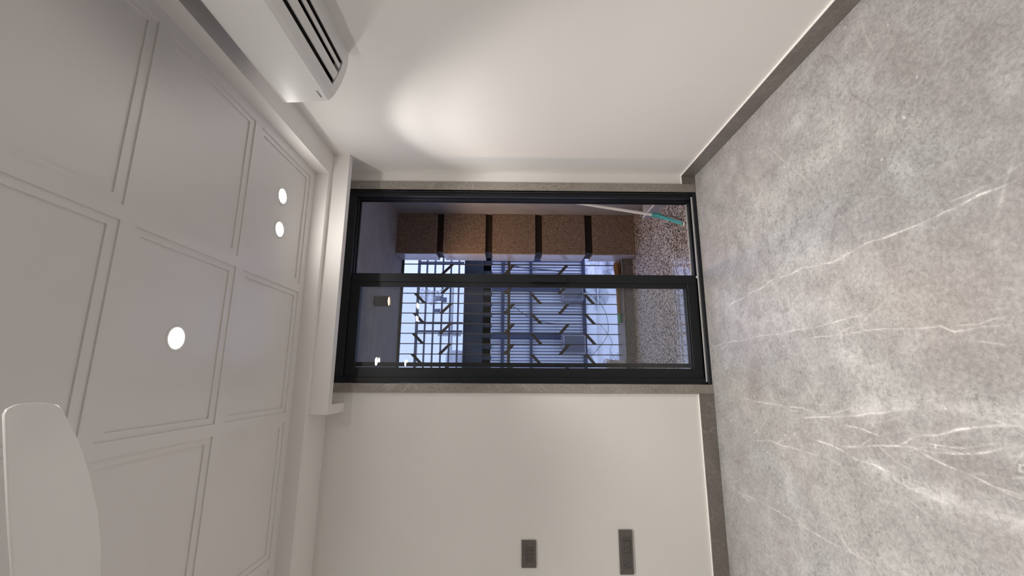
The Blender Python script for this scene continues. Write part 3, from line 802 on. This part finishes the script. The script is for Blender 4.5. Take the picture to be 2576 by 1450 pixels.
# ---- broom on the kerb
br = empty('broom', (0.95, 4.72, 0.096)); tag(br, 'brown straw broom with a green grip lying on the kerb', 'broom')
bm_ = MB(); rb = random.Random(5)
for k in range(110):
    a = rb.uniform(0, 2*math.pi); q = math.sqrt(rb.random())
    y0, z0 = 0.019*q*math.cos(a), 0.019*q*math.sin(a)
    sp_ = 1.0 + rb.uniform(0.5, 1.15)
    xe = 1.275 + rb.uniform(-0.05, 0.02)
    pts = [(0.66, 4.72+y0*0.9, 0.1225+z0*0.9), (0.95, 4.72+y0*1.25+rb.uniform(-.004, .004), 0.1245+z0*1.15+rb.uniform(-.003, .003)), (xe, 4.72+y0*sp_*1.6, max(0.0985, 0.128+z0*sp_))]
    bm_.tube(pts, [0.0030, 0.0032, 0.0020], 5)
bo = bm_.build('bristles', M['bristle'], br); bo['kind'] = 'stuff'
gm = MB().tube([(0.585, 4.72, 0.1205), (0.592, 4.72, 0.1205), (0.62, 4.72, 0.1205), (0.624, 4.72, 0.1205), (0.655, 4.72, 0.1215), (0.69, 4.72, 0.1225)], [0.016, 0.0225, 0.0235, 0.0215, 0.0225, 0.0245], 16)
gm.build('grip', M['broom_grip'], br, smooth=True)

# ---- bucket on the kerb
bk = empty('bucket', (0.11, 4.705, 0.096)); tag(bk, 'white plastic bucket standing on the kerb behind the glass', 'bucket')
MB().lathe([(0.0, 0.0), (0.060, 0.0), (0.076, 0.17), (0.080, 0.174), (0.080, 0.184), (0.073, 0.184), (0.057, 0.006), (0.0, 0.006)], (0.11, 4.705, 0.0962), 36).build('bucket_body', M['bucket'], bk, smooth=True)
MB().tube([(0.11+0.080*math.cos(q), 4.705+0.02*math.sin(q), 0.274+0.060*math.sin(q)) for q in np.linspace(0, math.pi, 17)], 0.004, 8).build('bucket_handle', M['bucket'], bk, smooth=True)

# ---- floor wiper leaning on the right balcony wall
mp_ = empty('floor_wiper', (1.17, 3.17, ZF)); tag(mp_, 'teal floor wiper with a pale pole leaning in the balcony corner', 'floor wiper')
J = Vector((1.3300, 3.4000, 0.1059)); T = Vector((1.7450, 3.8690, 1.3980)); dirp = (T-J).normalized()
MB().tube([J+dirp*0.01, T], 0.0135, 14).build('pole', M['pole'], mp_, smooth=True)
hdv = (Vector((1.168, 3.165, -0.004))-J); hn = hdv.normalized()
MB().tube([J+dirp*0.055, J+dirp*0.052, J+dirp*0.012, J-dirp*0.004, J+hn*0.02], [0.017, 0.020, 0.020, 0.023, 0.018], 16).build('socket_collar', M['teal'], mp_, smooth=True)
side = hn.cross(Vector((0, 0, 1))).normalized(); upv = side.cross(hn).normalized()
hm = MB()
def ring4(p, wd, hg): return [p+side*wd+upv*hg, p-side*wd+upv*hg, p-side*wd-upv*hg, p+side*wd-upv*hg]
q = ring4(J+hn*0.0, 0.014, 0.013) + ring4(J+hn*0.06, 0.013, 0.012) + ring4(J+hn*0.16, 0.012, 0.009) + ring4(J+hn*(hdv.length-0.022), 0.012, 0.008)
fs = [(0, 1, 2, 3), (15, 14, 13, 12)]
for s4 in range(3):
    fs += [(s4*4+i, s4*4+(i+1) % 4, s4*4+4+(i+1) % 4, s4*4+4+i) for i in range(4)]
hm.add(q, fs).build('wiper_head', M['teal'], mp_, bevel=0.003)
q = ring4(J+hn*0.10-upv*0.014, 0.014, 0.004) + ring4(J+hn*(hdv.length-0.006)-upv*0.008, 0.015, 0.004)
MB().add(q, [(0, 1, 2, 3), (7, 6, 5, 4)] + [(i, (i+1) % 4, 4+(i+1) % 4, 4+i) for i in range(4)]).build('rubber_blade', M['white_rubber'], mp_)

# ================================================================== THE BUILDING ACROSS THE STREET
YF = 12.0
nb = empty('neighbour_building', (1.5, YF+1, -9)); tag(nb, 'pale stained building with barred windows seen through the grille', 'building')
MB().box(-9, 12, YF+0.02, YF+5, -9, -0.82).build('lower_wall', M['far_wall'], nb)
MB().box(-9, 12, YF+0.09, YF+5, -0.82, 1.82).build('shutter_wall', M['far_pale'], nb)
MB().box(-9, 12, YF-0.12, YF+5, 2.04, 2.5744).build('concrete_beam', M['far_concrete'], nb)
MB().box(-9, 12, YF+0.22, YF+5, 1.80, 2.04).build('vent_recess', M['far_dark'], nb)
v0 = MB().box(-0.055, 0.055, YF-0.05, YF+0.22, 1.80, 2.04).build('vent_rib', M['far_concrete'], nb)
v0.location = v0.location + Vector((-1.0, 0, 0))
for k in range(1, 21): copy_of(v0, nb, (0.30*k, 0, 0))
MB().box(-9, 12, YF-0.02, YF+0.06, -0.87, -0.78).build('window_rail', M['far_bar'], nb)
MB().box(-9, 12, YF-0.02, YF+0.06, 0.650, 0.720).build('window_rail', M['far_bar'], nb)
MB().box(-9, 12, YF-0.02, YF+0.06, 1.44, 1.53).build('window_rail', M['far_bar'], nb)
b0 = MB().box(-0.011, 0.011, YF-0.015, YF+0.007, -0.80, 1.80).build('window_bar', M['far_bar'], nb)
b0.location = b0.location + Vector((-0.6, 0, 0))
for k in range(1, 60): copy_of(b0, nb, (0.0855*k, 0, 0))
for x, wd, za in ((1.115, 0.075, -0.14), (2.45, 0.07, -0.14), (3.35, 0.06, -0.8), (-0.35, 0.06, -0.8)):
    MB().box(x-wd, x+wd, YF-0.03, YF+0.10, za, 1.80).build('mullion', M['far_bar'], nb)
MB().tube([(-9, YF-0.04, -1.213), (12, YF-0.04, -1.213)], 0.022, 8).build('drain_pipe', M['pipe'], nb)
MB().tube([(2.30, YF-0.06, -0.6), (2.25, YF-0.06, -3), (2.25, YF-0.06, -8)], 0.03, 8).build('drain_pipe', M['pipe'], nb)
# terrace railing above the beam
for z, r in ((2.708, 0.022), (2.931, 0.022), (3.154, 0.022), (3.377, 0.022), (3.600, 0.022), (3.822, 0.034)):
    MB().box(-6, 9, YF-0.30-r, YF-0.30+r, z-r, z+r).build('terrace_rail', M['far_rail'], nb)
for x in (-2.5, -0.55, 1.19, 1.42, 3.12, 5.0):
    MB().box(x-0.028, x+0.028, YF-0.33, YF-0.27, 2.57, 3.84).build('terrace_post', M['far_rail'], nb)
MB().tube([(1.1, YF-0.2, 2.62), (1.1, YF-0.2, 3.25)], 0.03, 8).build('terrace_pipe', M['pipe'], nb)
MB().box(0.4, 2.5, YF-0.14, YF-0.10, 2.86, 2.92).build('terrace_pipe', M['pipe'], nb)
# tank on the terrace
tk = MB().lathe([(0.0, 0.0), (0.32, 0.0), (0.34, 0.25), (0.32, 0.5), (0.0, 0.56)], (0.40, YF+0.6, 2.58), 24).build('water_tank', M['far_pale'], smooth=True)
tag(tk, 'pale round tank standing on the terrace across the street', 'tank')
# cloth hung on the railing
cl = MB().box(2.02, 2.16, YF-0.37, YF-0.35, 3.14, 3.36).box(1.98, 2.12, YF-0.37, YF-0.35, 3.02, 3.14)
cl = cl.box(1.70, 1.80, YF-0.37, YF-0.35, 3.18, 3.37).build('hanging_cloth', M['cloth']); tag(cl, 'grey cloth hung over the terrace railing across the street', 'cloth')

def outdoor_unit(x0, x1, z0, z1, label):
    e = empty('outdoor_unit', ((x0+x1)/2, YF-0.2, z0)); tag(e, label, 'outdoor unit', 'outdoor units across the street')
    MB().box(x0, x1, YF-0.40, YF-0.075, z0, z1).build('casing', M['far_unit'], e, bevel=0.01)
    n = 14
    g0 = MB().box(x0+0.04, x1-0.04, YF-0.404, YF-0.398, z0+0.04, z1-0.04).build('grille_back', M['far_fin'], e)
    f0 = MB().box(x0+0.04, x0+0.05, YF-0.412, YF-0.402, z0+0.04, z1-0.04).build('grille_fin', M['far_unit'], e)
    for k in range(1, n): copy_of(f0, e, ((x1-x0-0.09)*k/(n-1), 0, 0))
    MB().box(x0+0.05, x0+0.12, YF-0.38, YF-0.03, z0-0.05, z0).build('bracket', M['far_bar'], e)
    MB().box(x1-0.12, x1-0.05, YF-0.38, YF-0.03, z0-0.05, z0).build('bracket', M['far_bar'], e)
outdoor_unit(2.06, 2.46, -0.738, -0.15, 'grey outdoor unit across the street, right one near the door handle')
outdoor_unit(0.60, 1.12, -0.763, -0.15, 'grey outdoor unit across the street, left one behind the glass')

def cable(pts, r, label):
    q = []
    P = [Vector(p) for p in pts]
    for i in range(len(P)-1):                      # Catmull-Rom
        a, b, c, d = P[max(i-1, 0)], P[i], P[i+1], P[min(i+2, len(P)-1)]
        for t in np.linspace(0, 1, 9)[:-1]:
            q.append(0.5*((2*b)+(c-a)*t+(2*a-5*b+4*c-d)*t*t+(3*b-a-3*c+d)*t**3))
    q.append(P[-1])
    o = MB().tube(q, r, 6).build('cable', M['cable'], smooth=True); tag(o, label, 'cable', 'cables on the building across the street')
cable([(3.2, YF-0.06, 1.52), (3.05, YF-0.08, 0.9), (2.98, YF-0.08, 0.1), (2.94, YF-0.06, -0.2)], 0.018, 'thick dark cable bundle down the barred window across the street')
cable([(1.95, YF-0.06, 1.40), (1.90, YF-0.08, 1.15), (1.62, YF-0.08, 0.75), (1.48, YF-0.08, 0.3), (1.44, YF-0.06, -0.12)], 0.010, 'cable curving round towards the left outdoor unit')
cable([(2.4, YF-0.05, -0.85), (1.9, YF-0.07, -1.35), (1.2, YF-0.07, -1.45), (0.7, YF-0.06, -1.1), (0.5, YF-0.04, -0.9)], 0.007, 'thin cable sagging across the pale lower wall')
cable([(1.5, YF-0.05, -1.2), (1.0, YF-0.06, -1.55), (0.7, YF-0.05, -1.5), (0.4, YF-0.04, -1.7)], 0.006, 'short thin cable low on the pale wall')
struct(MB().box(-30, 34, 4.95, 60, -9.3, -9.0).build('street_ground', M['ground']), 'grey street far below', 'ground')
